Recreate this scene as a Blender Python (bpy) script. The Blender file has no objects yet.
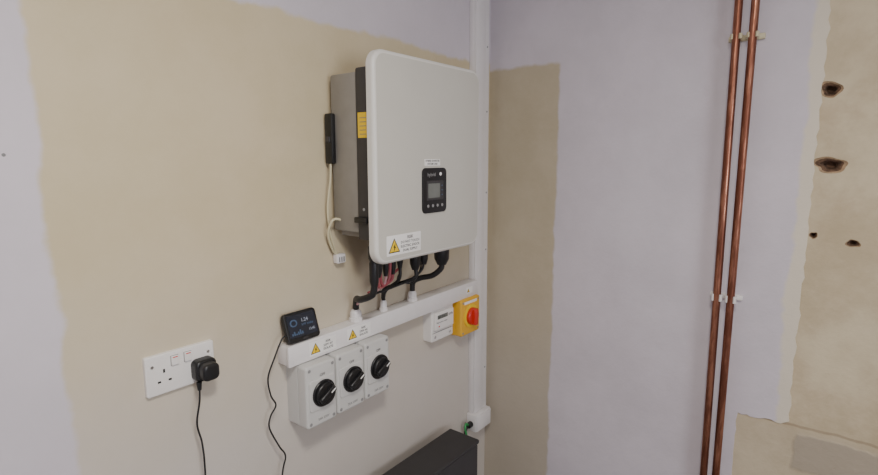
import bpy, bmesh, math, random
from mathutils import Vector, Matrix
random.seed(7)
S=bpy.context.scene
COL=S.collection

# ---------------------------------------------------------------- materials
def newmat(name):
    m=bpy.data.materials.new(name); m.use_nodes=True
    nt=m.node_tree; b=nt.nodes["Principled BSDF"]
    return m,nt,b
def plain(name,col,rough=0.5,metal=0.0,var=0.04,scale=40,bump=0.0,spec=None,emit=None,es=0):
    m,nt,b=newmat(name)
    n=nt.nodes.new("ShaderNodeTexNoise"); n.inputs["Scale"].default_value=scale; n.inputs["Detail"].default_value=4
    tc=nt.nodes.new("ShaderNodeTexCoord"); nt.links.new(tc.outputs["Object"],n.inputs["Vector"])
    r=nt.nodes.new("ShaderNodeValToRGB")
    r.color_ramp.elements[0].position=0.3; r.color_ramp.elements[1].position=0.7
    r.color_ramp.elements[0].color=[c*(1-var) for c in col]+[1]
    r.color_ramp.elements[1].color=[min(1,c*(1+var)) for c in col]+[1]
    nt.links.new(n.outputs["Fac"],r.inputs["Fac"]); nt.links.new(r.outputs["Color"],b.inputs["Base Color"])
    b.inputs["Roughness"].default_value=rough; b.inputs["Metallic"].default_value=metal
    if spec is not None: b.inputs["Specular IOR Level"].default_value=spec
    if emit: 
        b.inputs["Emission Color"].default_value=(*emit,1); b.inputs["Emission Strength"].default_value=es
    if bump>0:
        bp=nt.nodes.new("ShaderNodeBump"); bp.inputs["Strength"].default_value=bump; bp.inputs["Distance"].default_value=0.002
        nt.links.new(n.outputs["Fac"],bp.inputs["Height"]); nt.links.new(bp.outputs["Normal"],b.inputs["Normal"])
    return m

class NB:
    def __init__(s,nt): s.nt=nt
    def _set(s,node,i,v):
        if isinstance(v,(int,float)): node.inputs[i].default_value=v
        else: s.nt.links.new(v,node.inputs[i])
    def math(s,op,a,b=0.0,clamp=False):
        n=s.nt.nodes.new("ShaderNodeMath"); n.operation=op; n.use_clamp=clamp
        s._set(n,0,a); s._set(n,1,b); return n.outputs[0]
    def noise(s,vec,scale,detail=4,rough=0.5):
        n=s.nt.nodes.new("ShaderNodeTexNoise"); n.inputs["Scale"].default_value=scale
        n.inputs["Detail"].default_value=detail; n.inputs["Roughness"].default_value=rough
        s.nt.links.new(vec,n.inputs["Vector"]); return n.outputs["Fac"]
    def gt(s,a,edge,soft):   # smooth a>edge
        n=s.nt.nodes.new("ShaderNodeMapRange"); n.interpolation_type='SMOOTHSTEP'
        s._set(n,0,a); n.inputs[1].default_value=edge-soft; n.inputs[2].default_value=edge+soft
        return n.outputs[0]
    def inv(s,a): return s.math('SUBTRACT',1.0,a)
    def mul(s,a,b): return s.math('MULTIPLY',a,b)
    def mx(s,a,b): return s.math('MAXIMUM',a,b)
    def mix(s,f,a,b):
        n=s.nt.nodes.new("ShaderNodeMix"); n.data_type='RGBA'
        s._set(n,0,f)
        for i,v in ((6,a),(7,b)):
            if isinstance(v,tuple): n.inputs[i].default_value=(*v,1)
            else: s.nt.links.new(v,n.inputs[i])
        return n.outputs[2]
def coords(nt):
    g=nt.nodes.new("ShaderNodeTexCoord"); sp=nt.nodes.new("ShaderNodeSeparateXYZ")
    nt.links.new(g.outputs["Object"],sp.inputs[0])
    return g.outputs["Object"],sp.outputs[0],sp.outputs[1],sp.outputs[2]

LILAC=(0.63,0.583,0.632); BEIGE=(0.61,0.52,0.35)
def sc(c,k): return tuple(v*k for v in c)
def wobble(k,vec,amp_l=0.03,amp_s=0.012):
    a=k.math('MULTIPLY',k.math('SUBTRACT',k.noise(vec,4,2),0.5),amp_l*2)
    b=k.math('MULTIPLY',k.math('SUBTRACT',k.noise(vec,22,4),0.5),amp_s*2)
    return k.math('ADD',a,b)
def mottle(k,vec,scale):
    # contrast-stretched blotches, like uneven roller coverage
    return k.gt(k.noise(vec,scale,6,0.65),0.5,0.17)
def finish_wall(nt,k,b,vec,col,strength=0.25,extra=None):
    h=k.math('ADD',k.mul(k.noise(vec,9,3),1.0),k.mul(k.noise(vec,120,4),0.14))
    if extra is not None: h=k.math('ADD',h,extra)
    bp=nt.nodes.new("ShaderNodeBump"); bp.inputs["Strength"].default_value=strength; bp.inputs["Distance"].default_value=0.01
    nt.links.new(h,bp.inputs["Height"]); nt.links.new(bp.outputs["Normal"],b.inputs["Normal"])
    nt.links.new(col,b.inputs["Base Color"]); b.inputs["Roughness"].default_value=0.75
    b.inputs["Specular IOR Level"].default_value=0.25

def mat_wall_left():
    m,nt,b=newmat("painted_plaster_left"); k=NB(nt); vec,x,y,z=coords(nt)
    w=wobble(k,vec)
    px=k.gt(k.math('ADD',x,w),-1.435,0.007)
    wz=wobble(k,vec,0.02,0.014)
    pz=k.inv(k.gt(k.math('ADD',z,wz),1.895,0.008))
    p=k.mul(px,pz)
    lil=k.mix(mottle(k,vec,3.0),sc(LILAC,.965),sc(LILAC,1.03))
    bei=k.mix(mottle(k,vec,4.5),(BEIGE[0]*.965,BEIGE[1]*.96,BEIGE[2]*.93),(BEIGE[0]*1.03,BEIGE[1]*1.03,BEIGE[2]*1.05))
    # beige greys lower down: cool light gradient put into the colour
    low=k.inv(k.gt(k.math('ADD',z,k.mul(w,3.0)),1.10,0.32))
    bei=k.mix(k.mul(low,0.8),bei,(0.575,0.54,0.52))
    c=k.mix(p,lil,bei)
    finish_wall(nt,k,b,vec,c,0.28,k.mul(p,-0.12))
    return m
def mat_wall_right():
    m,nt,b=newmat("painted_plaster_right"); k=NB(nt); vec,x,y,z=coords(nt)
    w=wobble(k,vec,0.012,0.009); wz=wobble(k,vec,0.02,0.01)
    p=k.mul(k.gt(k.math('ADD',y,w),-0.287,0.006),k.inv(k.gt(k.math('ADD',z,wz),1.872,0.008)))
    lil=k.mix(mottle(k,vec,3.2),sc(LILAC,.94),sc(LILAC,1.03))
    bei=k.mix(mottle(k,vec,5),(0.48,0.412,0.295),(0.53,0.46,0.34))
    low=k.inv(k.gt(k.math('ADD',z,k.mul(w,3.0)),0.9,0.35))
    bei=k.mix(k.mul(low,0.45),bei,(0.45,0.41,0.38))  # right patch greys lower down too, light gradient in its colour
    c=k.mix(p,lil,bei)
    e=k.mul(k.inv(k.gt(k.math('ADD',y,k.mul(w,1.6)),-1.000,0.006)),1.0)
    c=k.mix(e,c,(0.70,0.64,0.53))
    finish_wall(nt,k,b,vec,c,0.4,k.mul(p,-0.12))
    return m
def mat_bare():
    m,nt,b=newmat("bare_stripped_wall"); k=NB(nt); vec,x,y,z=coords(nt)
    n=mottle(k,vec,3.5)
    c=k.mix(n,(0.50,0.415,0.275),(0.65,0.56,0.40))
    sp=k.gt(k.noise(vec,22,5,0.7),0.715,0.03)
    c=k.mix(k.mul(sp,0.5),c,(0.34,0.23,0.13))
    # damp brown streaks
    st=k.gt(k.noise(vec,2.0,6,0.75),0.56,0.08)
    c=k.mix(k.mul(st,0.35),c,(0.42,0.31,0.19))
    w=wobble(k,vec,0.02,0.012)
    g=k.mul(k.mul(k.gt(k.math('ADD',z,w),0.655,0.006),k.inv(k.gt(k.math('ADD',z,w),0.765,0.005))),k.inv(k.gt(k.math('ADD',y,w),-1.055,0.006)))
    c=k.mix(k.mul(g,0.85),c,(0.31,0.27,0.22))
    lo=k.inv(k.gt(k.math('ADD',z,w),0.78,0.01))
    c=k.mix(k.mul(lo,0.4),c,(0.50,0.43,0.33))
    cr=k.math('ABSOLUTE',k.math('SUBTRACT',k.math('ADD',z,k.mul(w,0.5)),0.79))
    crm=k.inv(k.gt(cr,0.004,0.002))
    c=k.mix(k.mul(crm,0.5),c,(0.25,0.18,0.12))
    finish_wall(nt,k,b,vec,c,0.65,k.math('ADD',k.mul(g,0.3),k.mul(sp,-0.3)))
    return m

M={}
M['wl']=mat_wall_left(); M['wr']=mat_wall_right(); M['bare']=mat_bare()
M['wall']=plain("painted_wall",LILAC,0.8,var=0.03,scale=3)
M['ceil']=plain("ceiling_paint",(0.75,0.74,0.74),0.85,var=0.02,scale=3)
M['floor']=plain("concrete_floor",(0.30,0.29,0.28),0.8,var=0.25,scale=6,bump=0.3)
M['hole']=plain("hole_brick",(0.13,0.075,0.045),0.9,var=0.6,scale=90,bump=0.6)
M['chip']=plain("chipped_plaster",(0.36,0.25,0.15),0.9,var=0.35,scale=90,bump=0.6)
M['cover']=plain("powder_coat_grey",(0.575,0.56,0.505),0.42,var=0.015,scale=8)
M['coverrim']=plain("powder_coat_rim",(0.71,0.695,0.65),0.38,var=0.01)
M['alu']=plain("cast_aluminium",(0.27,0.255,0.23),0.5,metal=0.15,var=0.06,scale=25)
M['dark']=plain("dark_grey_plastic",(0.040,0.038,0.040),0.5,var=0.05)
M['black']=plain("black_plastic",(0.010,0.010,0.011),0.38,var=0.05)
M['blackm']=plain("black_cable",(0.012,0.012,0.013),0.5,var=0.05)
M['white']=plain("white_pvc",(0.78,0.755,0.755),0.4,var=0.015)
M['whitep']=plain("white_socket_plastic",(0.80,0.775,0.75),0.3,var=0.01)
M['iso']=plain("isolator_grey_plastic",(0.59,0.585,0.565),0.42,var=0.01)
M['isod']=plain("isolator_seam",(0.26,0.26,0.26),0.5)
M['label']=plain("paper_label",(0.88,0.87,0.85),0.5,var=0.01)
M['yel']=plain("yellow_plastic",(0.78,0.43,0.03),0.4,var=0.02)
M['yellab']=plain("yellow_label",(0.85,0.57,0.02),0.45,var=0.02)
M['red']=plain("red_plastic",(0.62,0.03,0.02),0.35,var=0.02)
M['ink']=plain("black_ink",(0.015,0.015,0.015),0.6)
M['inkg']=plain("grey_ink",(0.22,0.22,0.22),0.6)
M['lcd']=plain("lcd_screen",(0.17,0.18,0.165),0.15)
M['scr']=plain("display_glass",(0.015,0.02,0.035),0.08)
M['blue']=plain("display_blue",(0.05,0.09,0.16),0.3,emit=(0.25,0.35,0.6),es=0.07)
M['scrw']=plain("display_white",(0.3,0.33,0.40),0.3,emit=(0.6,0.7,0.9),es=0.10)
M['beigec']=plain("cream_cable",(0.60,0.54,0.36),0.45)
M['pink']=plain("red_pink_cable",(0.42,0.09,0.11),0.4)
M['pinkl']=plain("pale_pink_cable",(0.55,0.30,0.32),0.4)
M['green']=plain("earth_green",(0.03,0.30,0.08),0.4)
M['steel']=plain("zinc_screw",(0.6,0.6,0.6),0.3,metal=1.0)
M['batt']=plain("battery_grey",(0.042,0.040,0.042),0.55,var=0.06,scale=20,spec=0.3)
M['battd']=plain("battery_dark",(0.02,0.02,0.022),0.5)
M['lamp']=plain("lamp_diffuser",(0.9,0.9,0.9),0.5,emit=(1,0.95,0.88),es=4)
M['fillpane']=plain("fill_window_glow",(0.7,0.8,0.95),0.3,emit=(0.75,0.85,1),es=1.5)  # glowing pane of the added fill window
def mat_copper():
    m,nt,b=newmat("tarnished_copper"); k=NB(nt); vec,x,y,z=coords(nt)
    mp=nt.nodes.new("ShaderNodeMapping"); mp.inputs["Scale"].default_value=(1,1,0.12); nt.links.new(vec,mp.inputs[0])
    n=k.noise(mp.outputs[0],40,5,0.7)
    f=k.gt(n,0.55,0.10)
    c=k.mix(f,(0.185,0.068,0.042),(0.43,0.19,0.12))
    nt.links.new(c,b.inputs["Base Color"]); b.inputs["Metallic"].default_value=0.85
    nt.links.new(k.math('SUBTRACT',0.42,k.mul(f,0.14)),b.inputs["Roughness"])
    return m
M['cu']=mat_copper()

# ---------------------------------------------------------------- mesh helpers
def obj_from_bm(name,bm,mats,smooth=False):
    me=bpy.data.meshes.new(name); bm.to_mesh(me); bm.free()
    if not isinstance(mats,(list,tuple)): mats=[mats]
    for m in mats: me.materials.append(m)
    if smooth:
        for p in me.polygons: p.use_smooth=True
        try: me.set_sharp_from_angle(angle=math.radians(40))
        except Exception: pass
    o=bpy.data.objects.new(name,me); COL.objects.link(o); return o
def box(name,x0,x1,y0,y1,z0,z1,mat,bev=0.0,seg=2):
    bm=bmesh.new(); bmesh.ops.create_cube(bm,size=1)
    for v in bm.verts:
        v.co=Vector(((x0+x1)/2+v.co.x*(x1-x0),(y0+y1)/2+v.co.y*(y1-y0),(z0+z1)/2+v.co.z*(z1-z0)))
    if bev>0: bmesh.ops.bevel(bm,geom=bm.edges[:],offset=bev,segments=seg,profile=0.5,affect='EDGES')
    return obj_from_bm(name,bm,mat,bev>0)
def rrect(x0,x1,z0,z1,r,n=8):
    pts=[]
    for cx,cz,a0 in ((x1-r,z1-r,0),(x0+r,z1-r,90),(x0+r,z0+r,180),(x1-r,z0+r,270)):
        for i in range(n+1):
            a=math.radians(a0+90*i/n); pts.append((cx+r*math.cos(a),cz+r*math.sin(a)))
    return pts
def plate(name,x0,x1,z0,z1,r,yb,yf,mat,bev=0.003,rimmat=None,n=8,steps=4):
    """rounded-rectangle plate on a wall facing -y. yb = back y, yf = front y (yf<yb)."""
    bm=bmesh.new(); loops=[]
    prof=[(0,yb)]
    for i in range(steps+1):
        a=math.pi/2*i/steps
        prof.append((bev*(1-math.cos(a)),yf+bev*(1-math.sin(a))))
    for ins,y in prof:
        rr=max(r-ins,0.0002)
        loops.append([bm.verts.new((px,y,pz)) for px,pz in rrect(x0+ins,x1-ins,z0+ins,z1-ins,rr,n)])
    N=len(loops[0])
    for a,b in zip(loops[:-1],loops[1:]):
        for i in range(N):
            f=bm.faces.new((a[i],a[(i+1)%N],b[(i+1)%N],b[i])); f.material_index=1 if rimmat else 0
    f=bm.faces.new(loops[-1]); f.material_index=0
    bm.faces.new(loops[0][::-1])
    bmesh.ops.recalc_face_normals(bm,faces=bm.faces[:])
    return obj_from_bm(name,bm,[mat]+([rimmat] if rimmat else []),True)
def lathe(name,prof,origin,axis,mat,n=32,smooth=True):
    """prof list of (radius, distance along axis)."""
    bm=bmesh.new(); q=Vector((0,0,1)).rotation_difference(Vector(axis).normalized())
    loops=[]
    for r,h in prof:
        loops.append([bm.verts.new(Vector(origin)+q@Vector((r*math.cos(2*math.pi*i/n),r*math.sin(2*math.pi*i/n),h))) for i in range(n)])
    for a,b in zip(loops[:-1],loops[1:]):
        for i in range(n): bm.faces.new((a[i],a[(i+1)%n],b[(i+1)%n],b[i]))
    bm.faces.new(loops[0][::-1]); bm.faces.new(loops[-1])
    bmesh.ops.recalc_face_normals(bm,faces=bm.faces[:])
    return obj_from_bm(name,bm,mat,smooth)
def cyl(name,p,axis,r,h,mat,bev=0.001,n=32):
    return lathe(name,[(r-bev,0),(r,bev),(r,h-bev),(r-bev,h)],p,axis,mat,n)
def tube(name,pts,r,mat,sub=8,n=10):
    P=[Vector(p) for p in pts]; out=[]
    for i in range(len(P)-1):
        p0=P[max(i-1,0)];p1=P[i];p2=P[i+1];p3=P[min(i+2,len(P)-1)]
        for s in range(sub):
            t=s/sub
            out.append(0.5*((2*p1)+(-p0+p2)*t+(2*p0-5*p1+4*p2-p3)*t*t+(-p0+3*p1-3*p2+p3)*t**3))
    out.append(P[-1])
    bm=bmesh.new(); loops=[]; T=(out[1]-out[0]).normalized()
    N=T.orthogonal().normalized()
    for i,p in enumerate(out):
        t=(out[min(i+1,len(out)-1)]-out[max(i-1,0)]).normalized()
        N=(N-t*N.dot(t)).normalized(); B=t.cross(N)
        loops.append([bm.verts.new(p+N*r*math.cos(2*math.pi*j/n)+B*r*math.sin(2*math.pi*j/n)) for j in range(n)])
    for a,b in zip(loops[:-1],loops[1:]):
        for j in range(n): bm.faces.new((a[j],a[(j+1)%n],b[(j+1)%n],b[j]))
    bm.faces.new(loops[0][::-1]); bm.faces.new(loops[-1])
    bmesh.ops.recalc_face_normals(bm,faces=bm.faces[:])
    return obj_from_bm(name,bm,mat,True)
def poly(name,pts,y,mat,th=0.0006):
    """flat polygon in xz, facing -y, thickness th standing proud of y"""
    bm=bmesh.new(); a=[bm.verts.new((p[0],y,p[1])) for p in pts]; b=[bm.verts.new((p[0],y-th,p[1])) for p in pts]
    bm.faces.new(a); bm.faces.new(b); n=len(pts)
    for i in range(n): bm.faces.new((a[i],a[(i+1)%n],b[(i+1)%n],b[i]))
    bmesh.ops.recalc_face_normals(bm,faces=bm.faces[:])
    return obj_from_bm(name,bm,mat)
def text(name,s,x,z,y,size,mat,align='LEFT'):
    cu=bpy.data.curves.new(name,'FONT'); cu.body=s; cu.size=size; cu.align_x=align; cu.extrude=0.0001; cu.resolution_u=2
    cu.offset=size*0.012
    t=bpy.data.objects.new(name+"_tmp",cu); COL.objects.link(t)
    bpy.context.view_layer.update()
    dg=bpy.context.evaluated_depsgraph_get()
    me=bpy.data.meshes.new_from_object(t.evaluated_get(dg))
    bpy.data.objects.remove(t)
    me.transform(Matrix.Translation((x,y,z))@Matrix.Rotation(math.pi/2,4,'X'))
    me.materials.clear(); me.materials.append(mat)
    o=bpy.data.objects.new(name,me); COL.objects.link(o); return o
def tri(name,cx,cz,s,y):
    """warning triangle: black border, yellow inside, bolt"""
    h=s*0.87
    def T(k): return [(cx-s/2*k,cz-h/3*k),(cx+s/2*k,cz-h/3*k),(cx,cz+h*2/3*k)]
    a=poly(name+"_border",T(1.0),y,M['ink'],0.0004)
    b=poly(name+"_field",T(0.80),y-0.0004,M['yellab'],0.0003)
    q=s*0.30
    c=poly(name+"_bolt",[(cx+q*.3,cz+q*.9),(cx-q*.35,cz+q*.05),(cx-q*.02,cz+q*.08),(cx-q*.2,cz-q*.75),(cx+q*.4,cz+q*.22),(cx+q*.08,cz+q*.2)],y-0.0007,M['ink'],0.0003)
    return [a,b,c]
def group(name,parts,rot=None,pivot=None):
    c=Vector((0,0,0)); n=0
    for p in parts:
        for v in p.bound_box: c+=Vector(v); n+=1
    c/=n
    if pivot: c=Vector(pivot)
    e=bpy.data.objects.new(name,None); e.empty_display_size=0.05; COL.objects.link(e)
    e.location=c
    for p in parts:
        p.parent=e; p.matrix_parent_inverse=Matrix.Translation(-c)
    if rot: e.rotation_euler=rot
    return e

# ---------------------------------------------------------------- room shell
XB,YB,ZC=-3.2,-3.0,2.4
box("wall_left",XB,0.0,0.0,0.1,0,ZC,M['wl'])
# right wall: stripped base slab (cut with real holes) + broken-edged plaster skin
slab=box("slab",0.004,0.104,YB,0.1,0,ZC,[M['bare'],M['hole']])
def hole_cutter(y,z,ry,rz,depth,seed):
    rnd=random.Random(seed); bm=bmesh.new(); N=26; loops=[]
    ph=[rnd.uniform(0,6.28) for _ in range(4)]
    def J(i,s):
        a=2*math.pi*i/N
        return 1+0.12*math.sin(2*a+ph[0])+0.10*math.sin(3*a+ph[1]+s)+0.06*math.sin(5*a+ph[2]+2*s)
    for k_,xx,s in ((1.2,-0.01,0),(1.10,0.0045,0),(0.88,0.008,0.2),(0.60,0.014,0.5),(0.35,depth,0.6)):
        loops.append([bm.verts.new((xx,y+ry*k_*J(i,s)*math.cos(2*math.pi*i/N),z+rz*k_*J(i,s)*math.sin(2*math.pi*i/N))) for i in range(N)])
    for a,b in zip(loops[:-1],loops[1:]):
        for i in range(N): bm.faces.new((a[i],a[(i+1)%N],b[(i+1)%N],b[i]))
    bm.faces.new(loops[0][::-1]); bm.faces.new(loops[-1])
    bmesh.ops.recalc_face_normals(bm,faces=bm.faces[:])
    return obj_from_bm("cut",bm,[M['chip'],M['hole']])
HOLES=[(-1.048,1.727,.020,.021,.040,1),(-1.064,1.532,.034,.019,.040,2),(-1.131,1.328,.013,.010,.03,3),(-1.045,1.342,.008,.009,.03,4)]
for h in HOLES:
    c=hole_cutter(*h)
    md=slab.modifiers.new("b",'BOOLEAN'); md.object=c; md.operation='DIFFERENCE'; md.solver='EXACT'
    bpy.context.view_layer.update()
    dg=bpy.context.evaluated_depsgraph_get()
    me=bpy.data.meshes.new_from_object(slab.evaluated_get(dg)); slab.modifiers.clear(); slab.data=me
    bpy.data.objects.remove(c)
me=slab.data; me.materials.clear()
for mm in (M['bare'],M['hole'],M['chip']): me.materials.append(mm)
for p in me.polygons:
    c=p.center; p.material_index=0
    if 0.0042<c.x<0.095 and -1.3<c.y<-0.95 and 1.2<c.z<1.9:
        p.material_index=2 if c.x<0.0085 else 1
# skin
def jag(p,q,n,amp,rnd):
    out=[]
    for i in range(n):
        t=i/n; out.append((p[0]+(q[0]-p[0])*t+rnd.uniform(-amp,amp),p[1]+(q[1]-p[1])*t+rnd.uniform(-amp,amp)))
    return out
rnd=random.Random(3)
pts=[(0.0,0.0),(-0.915,0.0)]+jag((-0.913,0.02),(-0.905,0.775),34,0.0025,rnd)+jag((-0.905,0.785),(-1.03,0.79),10,0.003,rnd)+jag((-1.034,0.80),(-1.028,2.37),70,0.004,rnd)+[(-1.028,ZC),(0.0,ZC)]
bm=bmesh.new(); a=[bm.verts.new((0.0,p[0],p[1])) for p in pts]; b=[bm.verts.new((0.004,p[0],p[1])) for p in pts]
bm.faces.new(a); bm.faces.new(b)
for i in range(len(pts)): bm.faces.new((a[i],a[(i+1)%len(pts)],b[(i+1)%len(pts)],b[i]))
bmesh.ops.recalc_face_normals(bm,faces=bm.faces[:]); bmesh.ops.triangulate(bm,faces=bm.faces[:])
skin=obj_from_bm("skin",bm,M['wr'])
for o in bpy.context.view_layer.objects: o.select_set(False)
skin.select_set(True); slab.select_set(True); bpy.context.view_layer.objects.active=slab
bpy.ops.object.join(); slab.name="wall_right"; slab.data.name="wall_right"
box("wall_back",XB,0.104,YB-0.1,YB,0,ZC,M['wall'])
box("wall_far_left",XB-0.1,XB,YB-0.1,0.1,0,ZC,M['wall'])
box("floor",XB-0.1,0.104,YB-0.1,0.1,-0.1,0.0,M['floor'])
box("ceiling",XB-0.1,0.104,YB-0.1,0.1,ZC,ZC+0.1,M['ceil'])
# unseen window added to the back wall as soft fill light
w=[box("pane",-2.3,-1.1,YB,YB+0.01,1.0,2.0,M['fillpane'])]
for i,(a0,a1,b0,b1) in enumerate(((-2.36,-1.04,.94,1.0),(-2.36,-1.04,2.0,2.06),(-2.36,-2.3,1.0,2.0),(-1.1,-1.04,1.0,2.0),(-1.72,-1.68,1.0,2.0))):
    w.append(box("frame_%d"%i,a0,a1,YB,YB+0.04,b0,b1,M['white'],0.004))
group("fill_window",w)
# ceiling lamp
lp=(-1.55,-1.15)
group("ceiling_lamp",[lathe("base",[(0.17,0),(0.17,0.02),(0.16,0.025)],(lp[0],lp[1],ZC),(0,0,-1),M['white']),
    lathe("diffuser",[(0.15,0.025),(0.15,0.04),(0.12,0.06),(0.06,0.07),(0.01,0.072)],(lp[0],lp[1],ZC),(0,0,-1),M['lamp'])])

# ---------------------------------------------------------------- inverter
P=[]
P.append(box("heatsink_body",-0.798,-0.375,-0.115,-0.018,1.357,1.763,M['alu'],0.006))
P.append(box("mounting_bracket",-0.78,-0.40,-0.018,0.0,1.40,1.72,M['steel'],0.002))
P.append(box("inner_frame",-0.801,-0.372,-0.168,-0.115,1.340,1.772,M['dark'],0.006))
for i in range(9):   # fins underneath
    xx=-0.78+i*0.046
    P.append(box("fin_%d"%i,xx,xx+0.004,-0.108,-0.03,1.343,1.358,M['alu']))
P.append(plate("front_cover",-0.813,-0.352,1.279,1.811,0.040,-0.168,-0.192,M['cover'],0.010,M['coverrim'],n=10,steps=6))
YF=-0.192
# display panel
P.append(plate("display_panel",-0.634,-0.527,1.398,1.523,0.014,YF,YF-0.004,M['black'],0.0015))
P.append(plate("display_bezel",-0.618,-0.543,1.434,1.488,0.004,YF-0.004,YF-0.005,M['dark'],0.0004))
P.append(plate("lcd",-0.612,-0.560,1.440,1.480,0.002,YF-0.005,YF-0.0055,M['lcd'],0.0002))
for i in range(4):
    P.append(cyl("button_%d"%i,(-0.612+i*0.021,YF-0.004,1.418),(0,-1,0),0.0045,0.0016,M['isod'],0.0004,20))
P.append(text("panel_text","hybrid",-0.614,1.500,YF-0.0042,0.014,M['isod']))
P.append(cyl("panel_dot",(-0.556,YF-0.004,1.506),(0,-1,0),0.005,0.0006,M['label'],0.0001,20))
for i in range(3):
    P.append(box("led_%d"%i,-0.552,-0.549,YF-0.006,YF-0.005,1.446+i*0.013,1.449+i*0.013,M['blue']))
# labels
P.append(plate("name_label",-0.622,-0.553,1.529,1.547,0.001,YF,YF-0.0006,M['label'],0.0001,n=2))
P.append(text("name_text","HYBRID INVERTER",-0.6185,1.5395,YF-0.0007,0.0076,M['ink']))
P.append(text("name_text_2","SYSTEM ONE",-0.610,1.5315,YF-0.0007,0.0076,M['ink']))
P.append(plate("warning_label",-0.775,-0.640,1.299,1.352,0.002,YF,YF-0.0006,M['label'],0.0001,n=2))
P+=tri("warning_triangle",-0.747,1.319,0.044,YF-0.0006)
for i,(t,s_) in enumerate((("RISK",0.012),("DO NOT TOUCH",0.0095),("ELECTRIC SHOCK",0.0095),("DUAL SUPPLY",0.0095))):
    P.append(text("warning_text_%d"%i,t,-0.684,1.338-i*0.0110,YF-0.0007,s_,M['ink'],'CENTER'))
# yellow label on the frame's left side (faces -x)
P.append(box("side_label",-0.8022,-0.801,-0.163,-0.125,1.600,1.662,M['yellab']))
for i in range(5):
    P.append(box("side_label_line_%d"%i,-0.8026,-0.8022,-0.154,-0.132,1.608+i*0.010,1.6096+i*0.010,M['inkg']))
P.append(box("antenna",-0.812,-0.797,-0.036,-0.008,1.535,1.665,M['black'],0.004))
P.append(box("antenna_clip",-0.816,-0.797,-0.030,-0.014,1.590,1.605,M['dark'],0.002))
P.append(cyl("side_screw_0",(-0.801,-0.14,1.42),(-1,0,0),0.004,0.002,M['isod'],0.0004,12))
P.append(box("side_port",-0.812,-0.801,-0.158,-0.112,1.385,1.400,M['black'],0.003))
# connectors below
def gland(nm,x,y,z,r,l,mat=None):
    mat=mat or M['black']
    return [lathe(nm,[(r*0.8,0),(r*0.8,l*.15),(r*1.1,l*.18),(r*1.1,l*.4),(r*.85,l*.45),(r*.95,l*.5),(r*.9,l*.85),(r*.55,l)],(x,y,z),(0,0,-1),mat,12 if r>0.012 else 16)]
P+=gland("mc4_0",-0.765,-0.135,1.343,0.014,0.14)
P+=gland("mc4_1",-0.735,-0.12,1.343,0.013,0.115)
P+=gland("mc4_2",-0.685,-0.10,1.36,0.010,0.14)
P+=gland("mc4_3",-0.655,-0.10,1.36,0.010,0.14)
P+=gland("mc4_4",-0.625,-0.10,1.36,0.010,0.13)
P+=gland("comms_gland",-0.58,-0.12,1.343,0.018,0.12)
P+=gland("comms_gland_2",-0.54,-0.12,1.343,0.014,0.11)
P+=gland("ac_gland",-0.452,-0.12,1.343,0.026,0.125)
# cables inverter -> trunking (children of the inverter)
C=P
C.append(tube("dc_cable",[(-0.765,-0.135,1.21),(-0.765,-0.125,1.185),(-0.765,-0.08,1.165),(-0.742,-0.04,1.155),(-0.735,-0.028,1.125)],0.0095,M['blackm']))
C.append(tube("pv_cable_0",[(-0.735,-0.12,1.235),(-0.735,-0.12,1.215),(-0.72,-0.11,1.195),(-0.68,-0.09,1.19),(-0.64,-0.08,1.21),(-0.625,-0.1,1.235)],0.004,M['pink']))
C.append(tube("pv_cable_1",[(-0.685,-0.10,1.23),(-0.69,-0.10,1.20),(-0.72,-0.09,1.18),(-0.745,-0.07,1.165),(-0.74,-0.04,1.14)],0.004,M['pinkl']))
C.append(tube("pv_cable_2",[(-0.655,-0.10,1.23),(-0.66,-0.10,1.205),(-0.70,-0.09,1.185),(-0.74,-0.085,1.18)],0.004,M['pink']))
C.append(tube("pv_cable_4",[(-0.71,-0.10,1.30),(-0.71,-0.105,1.22),(-0.695,-0.10,1.195),(-0.67,-0.10,1.215),(-0.665,-0.1,1.30)],0.0045,M['pink']))
C.append(tube("pv_cable_3",[(-0.625,-0.10,1.24),(-0.63,-0.10,1.20),(-0.632,-0.05,1.16),(-0.622,-0.028,1.125)],0.005,M['blackm']))
C.append(tube("comms_cable",[(-0.58,-0.12,1.23),(-0.58,-0.12,1.20),(-0.60,-0.08,1.18),(-0.635,-0.05,1.165),(-0.625,-0.03,1.14),(-0.620,-0.028,1.12)],0.006,M['blackm']))
C.append(tube("comms_cable_2",[(-0.54,-0.12,1.24),(-0.545,-0.115,1.215),(-0.58,-0.10,1.19),(-0.65,-0.09,1.178),(-0.71,-0.08,1.17)],0.0035,M['blackm']))
C.append(tube("comms_cable_3",[(-0.54,-0.11,1.24),(-0.535,-0.10,1.21),(-0.56,-0.09,1.175),(-0.60,-0.07,1.185),(-0.62,-0.09,1.21)],0.0025,M['blackm']))
C.append(tube("ac_cable",[(-0.452,-0.12,1.225),(-0.453,-0.118,1.205),(-0.462,-0.09,1.180),(-0.478,-0.055,1.170),(-0.488,-0.032,1.155),(-0.488,-0.028,1.12)],0.009,M['blackm']))
# cream data cable with plug hanging at the left
C+=[tube("data_cable",[(-0.806,-0.022,1.535),(-0.806,-0.018,1.49),(-0.814,-0.014,1.42),(-0.810,-0.014,1.36),(-0.798,-0.014,1.315),(-0.785,-0.014,1.285)],0.0032,M['beigec']),
   tube("data_cable_loop",[(-0.765,-0.055,1.357),(-0.782,-0.050,1.378),(-0.812,-0.035,1.388),(-0.822,-0.022,1.35),(-0.800,-0.014,1.30),(-0.779,-0.012,1.283)],0.0036,M['beigec']),
   box("data_connector",-0.792,-0.762,-0.022,-0.002,1.262,1.288,M['white'],0.003)]
for i in range(3): C.append(box("pin_%d"%i,-0.787+i*0.008,-0.783+i*0.008,-0.0228,-0.022,1.266,1.280,M['inkg']))
group("solar_inverter",P)

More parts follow.
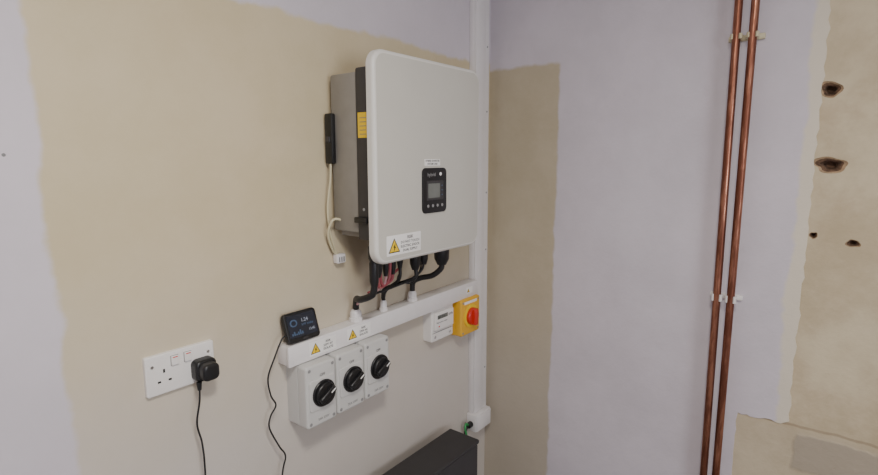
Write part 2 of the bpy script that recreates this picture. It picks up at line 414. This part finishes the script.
# ---------------------------------------------------------------- trunking
TX0,TX1=-0.981,-0.140
def trz(x): return 1.032+(x-TX0)/(TX1-TX0)*0.016     # underside height (slightly out of level)
def quadprism(name,x0,x1,y0,y1,dz0,dz1,mat,bev):
    bm=bmesh.new(); bmesh.ops.create_cube(bm,size=1)
    for v in bm.verts:
        x=x0 if v.co.x<0 else x1
        v.co=Vector((x,y0 if v.co.y<0 else y1,trz(x)+(dz0 if v.co.z<0 else dz1)))
    bmesh.ops.bevel(bm,geom=bm.edges[:],offset=bev,segments=2,profile=0.5,affect='EDGES')
    return obj_from_bm(name,bm,mat,True)
T=[quadprism("base",TX0,TX1,-0.044,0.0,0.0,0.050,M['white'],0.002),
   quadprism("lid",TX0-0.002,TX1,-0.050,-0.040,-0.002,0.052,M['white'],0.002)]
def tz(x): return trz(x)+0.050
def wgland(nm,x,r):
    z=tz(x)+0.0005
    return lathe(nm,[(r*1.15,0),(r*1.15,0.010),(r*.95,0.012),(r*1.0,0.014),(r*.95,0.026),(r*.7,0.034)],(x,-0.027,z),(0,0,1),M['white'],10,False)
T+= [wgland("gland_0",-0.735,0.017),wgland("gland_2",-0.488,0.015),wgland("gland_1",-0.621,0.011)]
LY=-0.0502
for i,(lx) in enumerate((-0.885,-0.755,-0.195)):
    zz=trz(lx)+0.025
    if i<2:
        T.append(plate("label_%d"%i,lx-0.035,lx+0.055,zz-0.019,zz+0.019,0.001,LY,LY-0.0004,M['label'],0.0001,n=2))
        T+=tri("warning_%d"%i,lx-0.015,zz-0.004,0.032,LY-0.0004)
        for j in range(3): T.append(text("label_%d_text_%d"%(i,j),("RISK","230V AC","ISOLATE")[j],lx+0.027,zz+0.007-j*0.0095,LY-0.0006,0.0085,M['ink'],'CENTER'))
    else:
        T.append(plate("label_%d"%i,lx-0.02,lx+0.02,zz-0.012,zz+0.012,0.001,LY,LY-0.0004,M['label'],0.0001,n=2))
        T+=tri("warning_%d"%i,lx-0.008,zz-0.002,0.016,LY-0.0004)
group("cable_trunking",T)
def lean(z): return -0.014*(z-0.55)/1.5
ZT=0.552
def vprism(name,x0,x1,y0,y1,z0,z1,mat,bev):
    bm=bmesh.new(); bmesh.ops.create_cube(bm,size=1)
    for v in bm.verts:
        z=z0 if v.co.z<0 else z1
        v.co=Vector(((x0 if v.co.x<0 else x1)+lean(z),y0 if v.co.y<0 else y1,z))
    bmesh.ops.bevel(bm,geom=bm.edges[:],offset=bev,segments=2,profile=0.5,affect='EDGES')
    return obj_from_bm(name,bm,mat,True)
V=[vprism("base",-0.124,-0.028,-0.021,0.0,ZT,ZC-0.001,M['white'],0.002),
   vprism("lid",-0.122,-0.060,-0.030,-0.020,ZT,ZC-0.001,M['white'],0.002),
   vprism("side_duct",-0.056,-0.030,-0.024,-0.020,ZT,ZC-0.001,M['white'],0.001)]
for i,zz in enumerate((0.72,1.20,1.42,1.72,1.95)):
    V.append(cyl("screw_%d"%i,(-0.043+lean(zz),-0.024,zz),(0,-1,0),0.0035,0.0012,M['isod'],0.0003,12))
group("cable_trunking",V)
J=[box("box",-0.134,-0.030,-0.045,0.0,0.480,0.551,M['white'],0.004),
   box("lid",-0.130,-0.034,-0.050,-0.045,0.484,0.547,M['white'],0.002),
   cyl("gland",(-0.134,-0.022,0.512),(-1,0,0),0.012,0.022,M['black'],0.002,14),
   tube("earth_cable",[(-0.152,-0.022,0.512),(-0.172,-0.024,0.528),(-0.184,-0.028,0.513),(-0.178,-0.03,0.49),(-0.165,-0.026,0.43),(-0.16,-0.02,0.30),(-0.16,-0.02,0.02)],0.004,M['green']),
   tube("battery_cable",[(-0.152,-0.02,0.510),(-0.168,-0.02,0.500),(-0.174,-0.02,0.46),(-0.171,-0.014,0.40),(-0.176,-0.012,0.2),(-0.176,-0.012,0.02)],0.006,M['blackm'])]
group("junction_box",J)

# ---------------------------------------------------------------- rotary isolators
def isolator(x0,x1,kn):
    cx=(x0+x1)/2+0.004; top=trz(x0)-0.003; z0=top-0.168; I=[]
    I.append(plate("back_box",x0,x1,z0,top,0.008,0.0,-0.045,M['iso'],0.002))
    I.append(plate("seam",x0+0.002,x1-0.002,z0+0.002,top-0.002,0.007,-0.045,-0.0475,M['isod'],0.0005))
    I.append(plate("front_box",x0,x1,z0,top,0.009,-0.0475,-0.080,M['iso'],0.006))
    zc=top-0.082
    I.append(plate("raised_face",x0+0.008,x1-0.006,zc-0.042,zc+0.042,0.008,-0.080,-0.083,M['iso'],0.002))
    I.append(lathe("dial_ring",[(0.036,0),(0.036,0.003),(0.034,0.005),(0.031,0.005)],(cx,-0.083,zc),(0,-1,0),M['black'],40))
    I.append(lathe("knob_base",[(0.030,0),(0.030,0.008),(0.028,0.010)],(cx,-0.087,zc),(0,-1,0),M['black'],40))
    k=box("knob_grip",-0.009,0.009,-0.011,0.0,-0.027,0.027,M['black'],0.004,3)
    k.data.transform(Matrix.Translation((cx,-0.095,zc))@Matrix.Rotation(math.radians(kn),4,'Y')); I.append(k)
    mk=box("knob_mark",-0.0018,0.0018,-0.0006,0.0,0.008,0.024,M['label'])
    mk.data.transform(Matrix.Translation((cx,-0.1061,zc))@Matrix.Rotation(math.radians(kn),4,'Y')); I.append(mk)
    for sx in (x0+0.011,x1-0.011):
        for sz in (z0+0.012,top-0.012):
            I.append(cyl("screw",(sx,-0.080,sz),(0,-1,0),0.0045,0.0012,M['isod'],0.0004,14))
    I.append(text("text_off","OFF",cx,zc+0.046,-0.0802,0.010,M['ink'],'CENTER'))
    I.append(text("text_rating","20A 230V",cx,z0+0.014,-0.0802,0.009,M['inkg'],'CENTER'))
    group("rotary_isolator",I)
isolator(-0.957,-0.860,60); isolator(-0.856,-0.757,60); isolator(-0.753,-0.654,60)

# ---------------------------------------------------------------- energy meter
X0,X1=-0.400,-0.276; zt=trz(-0.41)-0.003
E=[plate("case",X0,X1,zt-0.116,zt,0.006,0.0,-0.036,M['whitep'],0.004),
   plate("face",X0+0.010,X1-0.010,zt-0.075,zt-0.012,0.004,-0.036,-0.046,M['whitep'],0.003),
   plate("lcd",X0+0.022,X1-0.045,zt-0.036,zt-0.022,0.001,-0.046,-0.0466,M['lcd'],0.0002,n=2),
   box("cover_seam",X0+0.006,X1-0.006,-0.0366,-0.036,zt-0.086,zt-0.084,M['inkg']),
   cyl("seal_screw",(X0+0.02,-0.036,zt-0.100),(0,-1,0),0.005,0.002,M['steel'],0.0005,14),
   cyl("seal_screw_2",(X1-0.02,-0.036,zt-0.100),(0,-1,0),0.005,0.002,M['steel'],0.0005,14),
   text("meter_text","kWh",X1-0.040,zt-0.034,-0.0462,0.012,M['ink']),
   text("meter_text_2","00172.4",X0+0.025,zt-0.034,-0.0468,0.012,M['ink']),
   text("meter_text_3","Single phase meter",X0+0.016,zt-0.050,-0.0462,0.008,M['inkg']),
   cyl("led",(X0+0.03,-0.046,zt-0.062),(0,-1,0),0.003,0.0015,M['red'],0.0004,12)]
group("electricity_meter",E)

# ---------------------------------------------------------------- yellow / red isolator
x0,x1=-0.260,-0.140; zt=1.052-0.006; z0=zt-0.136; cx=(x0+x1)/2; zc=(zt+z0)/2
Y=[plate("back_box",x0,x1,z0,zt,0.008,0.0,-0.032,M['yel'],0.002),
   plate("lid",x0,x1,z0,zt,0.009,-0.033,-0.060,M['yel'],0.006),
   lathe("dial_plate",[(0.043,0),(0.043,0.003),(0.041,0.004)],(cx,-0.060,zc),(0,-1,0),M['yellab'],40),
   lathe("knob_base",[(0.032,0),(0.032,0.010),(0.029,0.013)],(cx,-0.064,zc),(0,-1,0),M['red'],40),
   plate("label",x0+0.02,x1-0.02,zt-0.020,zt-0.010,0.001,-0.060,-0.0604,M['label'],0.0001,n=2)]
k=box("knob_grip",-0.010,0.010,-0.018,0.0,-0.031,0.031,M['red'],0.005,3)
k.data.transform(Matrix.Translation((cx,-0.072,zc))); Y.append(k)
for sx in (x0+0.012,x1-0.012):
    for sz in (z0+0.012,zt-0.012): Y.append(cyl("screw",(sx,-0.060,sz),(0,-1,0),0.004,0.0012,M['isod'],0.0004,14))
group("safety_isolator_switch",Y)

# ---------------------------------------------------------------- smart energy display on trunking
D=[]
w_,h_=0.100,0.077
D.append(plate("case",0,w_,0,h_,0.010,0.012,0.0,M['black'],0.003))
D.append(plate("screen",0.007,w_-0.007,0.012,h_-0.007,0.003,0.0,-0.0008,M['scr'],0.0002))
D.append(plate("screen_dial",0.014,0.036,0.040,0.058,0.009,-0.0008,-0.0012,M['blue'],0.0001))
D.append(plate("screen_dial_inner",0.018,0.032,0.043,0.055,0.006,-0.0012,-0.0014,M['scr'],0.0001))
D.append(text("screen_value","1.24",0.048,0.048,-0.0010,0.013,M['scrw']))
D.append(text("screen_unit","kW today",0.048,0.038,-0.0010,0.009,M['blue']))
D.append(text("screen_value_2","12:45",0.066,0.022,-0.0010,0.009,M['scrw']))
for i,hh in enumerate((.006,.010,.004,.008,.012,.007)):
    D.append(box("screen_bar_%d"%i,0.014+i*0.006,0.018+i*0.006,-0.0012,-0.0008,0.018,0.018+hh,M['blue']))
D.append(box("button",0.045,0.060,-0.0012,0.0,0.004,0.008,M['dark'],0.0005))
D.append(box("rear_pod",0.02,w_-0.02,0.011,0.017,0.012,h_-0.02,M['dark'],0.003))
e=group("smart_energy_display",D,pivot=(0,0,0))
e.rotation_euler=(math.radians(-18),0,0)
e.location=(-0.975,-0.044,1.0875)

def cable(name,pts,r): 
    return tube(name,pts,r,M['blackm'])
group("display_power_cable",[cable("lead",[(-0.974,-0.034,1.110),(-0.989,-0.034,1.105),(-1.012,-0.032,1.062),(-1.031,-0.03,1.017),(-1.026,-0.03,0.97),(-1.013,-0.03,0.939),(-1.028,-0.028,0.915),(-1.033,-0.028,0.885),(-1.008,-0.028,0.825),(-0.991,-0.028,0.79),(-1.003,-0.028,0.744),(-1.02,-0.028,0.6),(-1.03,-0.03,0.2),(-1.03,-0.04,0.006),(-1.10,-0.10,0.004)],0.0021)])

# ---------------------------------------------------------------- double socket + plug
x0,x1,z0,z1=-1.300,-1.152,1.058,1.145
K=[plate("faceplate",x0,x1,z0,z1,0.005,0.0,-0.010,M['whitep'],0.003)]
def pin(nm,x,z,w,h): return box(nm,x-w/2,x+w/2,-0.0104,-0.0098,z-h/2,z+h/2,M['ink'])
for i,sx in enumerate((x0+0.037,x1-0.037)):
    K+= [pin("earth_slot_%d"%i,sx,z0+0.050,0.004,0.008),pin("live_slot_%d"%i,sx-0.011,z0+0.028,0.0065,0.004),pin("neutral_slot_%d"%i,sx+0.011,z0+0.028,0.0065,0.004)]
for i,sx in enumerate((x0+0.060,x1-0.060)):
    K.append(plate("rocker_frame_%d"%i,sx-0.0085,sx+0.0085,z0+0.056,z0+0.078,0.001,-0.010,-0.0106,M['isod'],0.0002,n=2))
    r_=plate("rocker_%d"%i,sx-0.0075,sx+0.0075,z0+0.057,z0+0.077,0.001,-0.0106,-0.0145,M['whitep'],0.001,n=2)
    K.append(r_)
    K.append(box("rocker_mark_%d"%i,sx-0.005,sx+0.005,-0.0150,-0.0144,z0+0.0735,z0+0.0755,M['red']))
for i,sx in enumerate((x0+0.014,x1-0.014)):
    K.append(cyl("screw_%d"%i,(sx,-0.010,z0+0.064),(0,-1,0),0.0035,0.0008,M['steel'],0.0003,14))
group("double_wall_socket",K)
px,pz=x1-0.037+0.006,z0+0.034
G=[]
G.append(plate("plug_body",px-0.024,px+0.024,pz-0.027,pz+0.021,0.012,-0.0105,-0.034,M['black'],0.006))
G.append(plate("adapter_body",px-0.019,px+0.019,pz-0.022,pz+0.016,0.012,-0.034,-0.056,M['black'],0.007))
G.append(lathe("strain_relief",[(0.006,0),(0.0055,0.006),(0.004,0.018)],(px-0.018,-0.030,pz-0.026),(0,0,-1),M['black'],14))
G.append(tube("lead",[(px-0.018,-0.030,pz-0.040),(px-0.020,-0.030,pz-0.07),(px-0.028,-0.028,pz-0.12),(px-0.020,-0.028,pz-0.17),(px-0.018,-0.028,pz-0.24),(px-0.024,-0.028,pz-0.4),(px-0.02,-0.03,0.3),(px-0.02,-0.035,0.01),(px+0.03,-0.09,0.004)],0.0021,M['blackm']))
group("power_adapter",G)

# ---------------------------------------------------------------- copper pipes and clips
def ypipe(top,bot,z): return bot+(top-bot)*(z-0.57)/(1.98-0.57)
pipes=[(-0.8255,-0.8355),(-0.8655,-0.8690)]
for t_,b_ in pipes:
    group("copper_pipe",[tube("pipe",[(-0.04,ypipe(t_,b_,z),z) for z in (0.0,0.6,1.2,1.8,ZC)],0.0105,M['cu'],n=24,sub=6)])
def clip(z,mat,hh):
    R=[]
    ys=[ypipe(t_,b_,z) for t_,b_ in pipes]
    R.append(box("back_bar",-0.012,0.0,min(ys)-0.026,max(ys)+0.024,z-0.008,z+0.008,mat,0.003))
    for i,yy in enumerate(ys):
        bm=bmesh.new(); N=20; ri,ro=0.0108,0.0152; rings=[]
        for j in range(N+1):
            a=math.radians(-140+280*j/N)
            for_=[]
            for rr in (ri,ro):
                for zz in (-hh,hh):
                    for_.append(bm.verts.new((-0.04+rr*math.cos(a),yy+rr*math.sin(a),z+zz)))
            rings.append(for_)
        for a,b in zip(rings[:-1],rings[1:]):
            bm.faces.new((a[0],a[1],b[1],b[0])); bm.faces.new((a[2],a[3],b[3],b[2]))
            bm.faces.new((a[0],a[2],b[2],b[0])); bm.faces.new((a[1],a[3],b[3],b[1]))
        bm.faces.new((rings[0][0],rings[0][1],rings[0][3],rings[0][2])); bm.faces.new((rings[-1][0],rings[-1][1],rings[-1][3],rings[-1][2]))
        bmesh.ops.recalc_face_normals(bm,faces=bm.faces[:])
        R.append(obj_from_bm("saddle_%d"%i,bm,mat,True))
        R.append(box("stem_%d"%i,-0.027,-0.010,yy-0.006,yy+0.006,z-0.007,z+0.007,mat,0.001))
    group("pipe_clip",R)
clip(1.880,M['beigec'],0.007); clip(1.143,M['whitep'],0.010)

# ---------------------------------------------------------------- battery
B=[box("case",-1.00,-0.312,-0.175,-0.052,0.06,0.565,M['batt'],0.008),
   box("top_cap",-1.003,-0.309,-0.178,-0.050,0.565,0.580,M['batt'],0.005),
   box("plinth",-0.98,-0.33,-0.165,-0.062,0.0,0.06,M['battd'],0.003),
   box("rear_bracket",-0.90,-0.42,-0.052,0.0,0.45,0.49,M['steel'],0.002)]
for i in range(3): B.append(box("front_groove_%d"%i,-0.96,-0.35,-0.1765,-0.1745,0.16+i*0.12,0.164+i*0.12,M['battd']))
B.append(box("led_bar",-0.70,-0.62,-0.1768,-0.1745,0.50,0.506,M['green']))
group("battery_unit",B)

# wall plugs / filler dots
def dot(nm,x,z,r): 
    o=lathe(nm,[(r,0),(r*.8,0.0008)],(x,0,z),(0,-1,0),M['inkg'],12); return o
group("wall_plug",[dot("plug",-1.482,1.555,0.003)])

# ---------------------------------------------------------------- lights
def area(name,loc,target,sx,sy,power,col):
    l=bpy.data.lights.new(name,'AREA'); l.shape='RECTANGLE'; l.size=sx; l.size_y=sy; l.energy=power; l.color=col
    o=bpy.data.objects.new(name,l); COL.objects.link(o); o.location=loc
    d=Vector(target)-Vector(loc); o.rotation_euler=d.to_track_quat('-Z','Y').to_euler(); return o
area("ceiling_lamp_light",(lp[0],lp[1],2.31),(lp[0],lp[1],0),0.28,0.28,23,(1.0,0.945,0.86))
area("fill_window_light",(-1.7,YB+0.06,1.5),(-1.4,0,1.2),1.1,0.95,23,(0.95,0.96,1.0))  # fill light placed at the added, unseen window
wd=bpy.data.worlds.new("World"); S.world=wd; wd.use_nodes=True
wd.node_tree.nodes["Background"].inputs[0].default_value=(0.6,0.65,0.8,1); wd.node_tree.nodes["Background"].inputs[1].default_value=0.3

# ---------------------------------------------------------------- camera
cd=bpy.data.cameras.new("Camera"); cam=bpy.data.objects.new("Camera",cd); COL.objects.link(cam)
cd.sensor_fit='HORIZONTAL'; cd.sensor_width=36; cd.lens=36*520/878; cd.clip_start=0.01
cam.location=(-1.725,-1.104,1.55)
cam.rotation_euler=(math.radians(90)-math.atan(79.5/520),0,math.radians(-52))
S.camera=cam
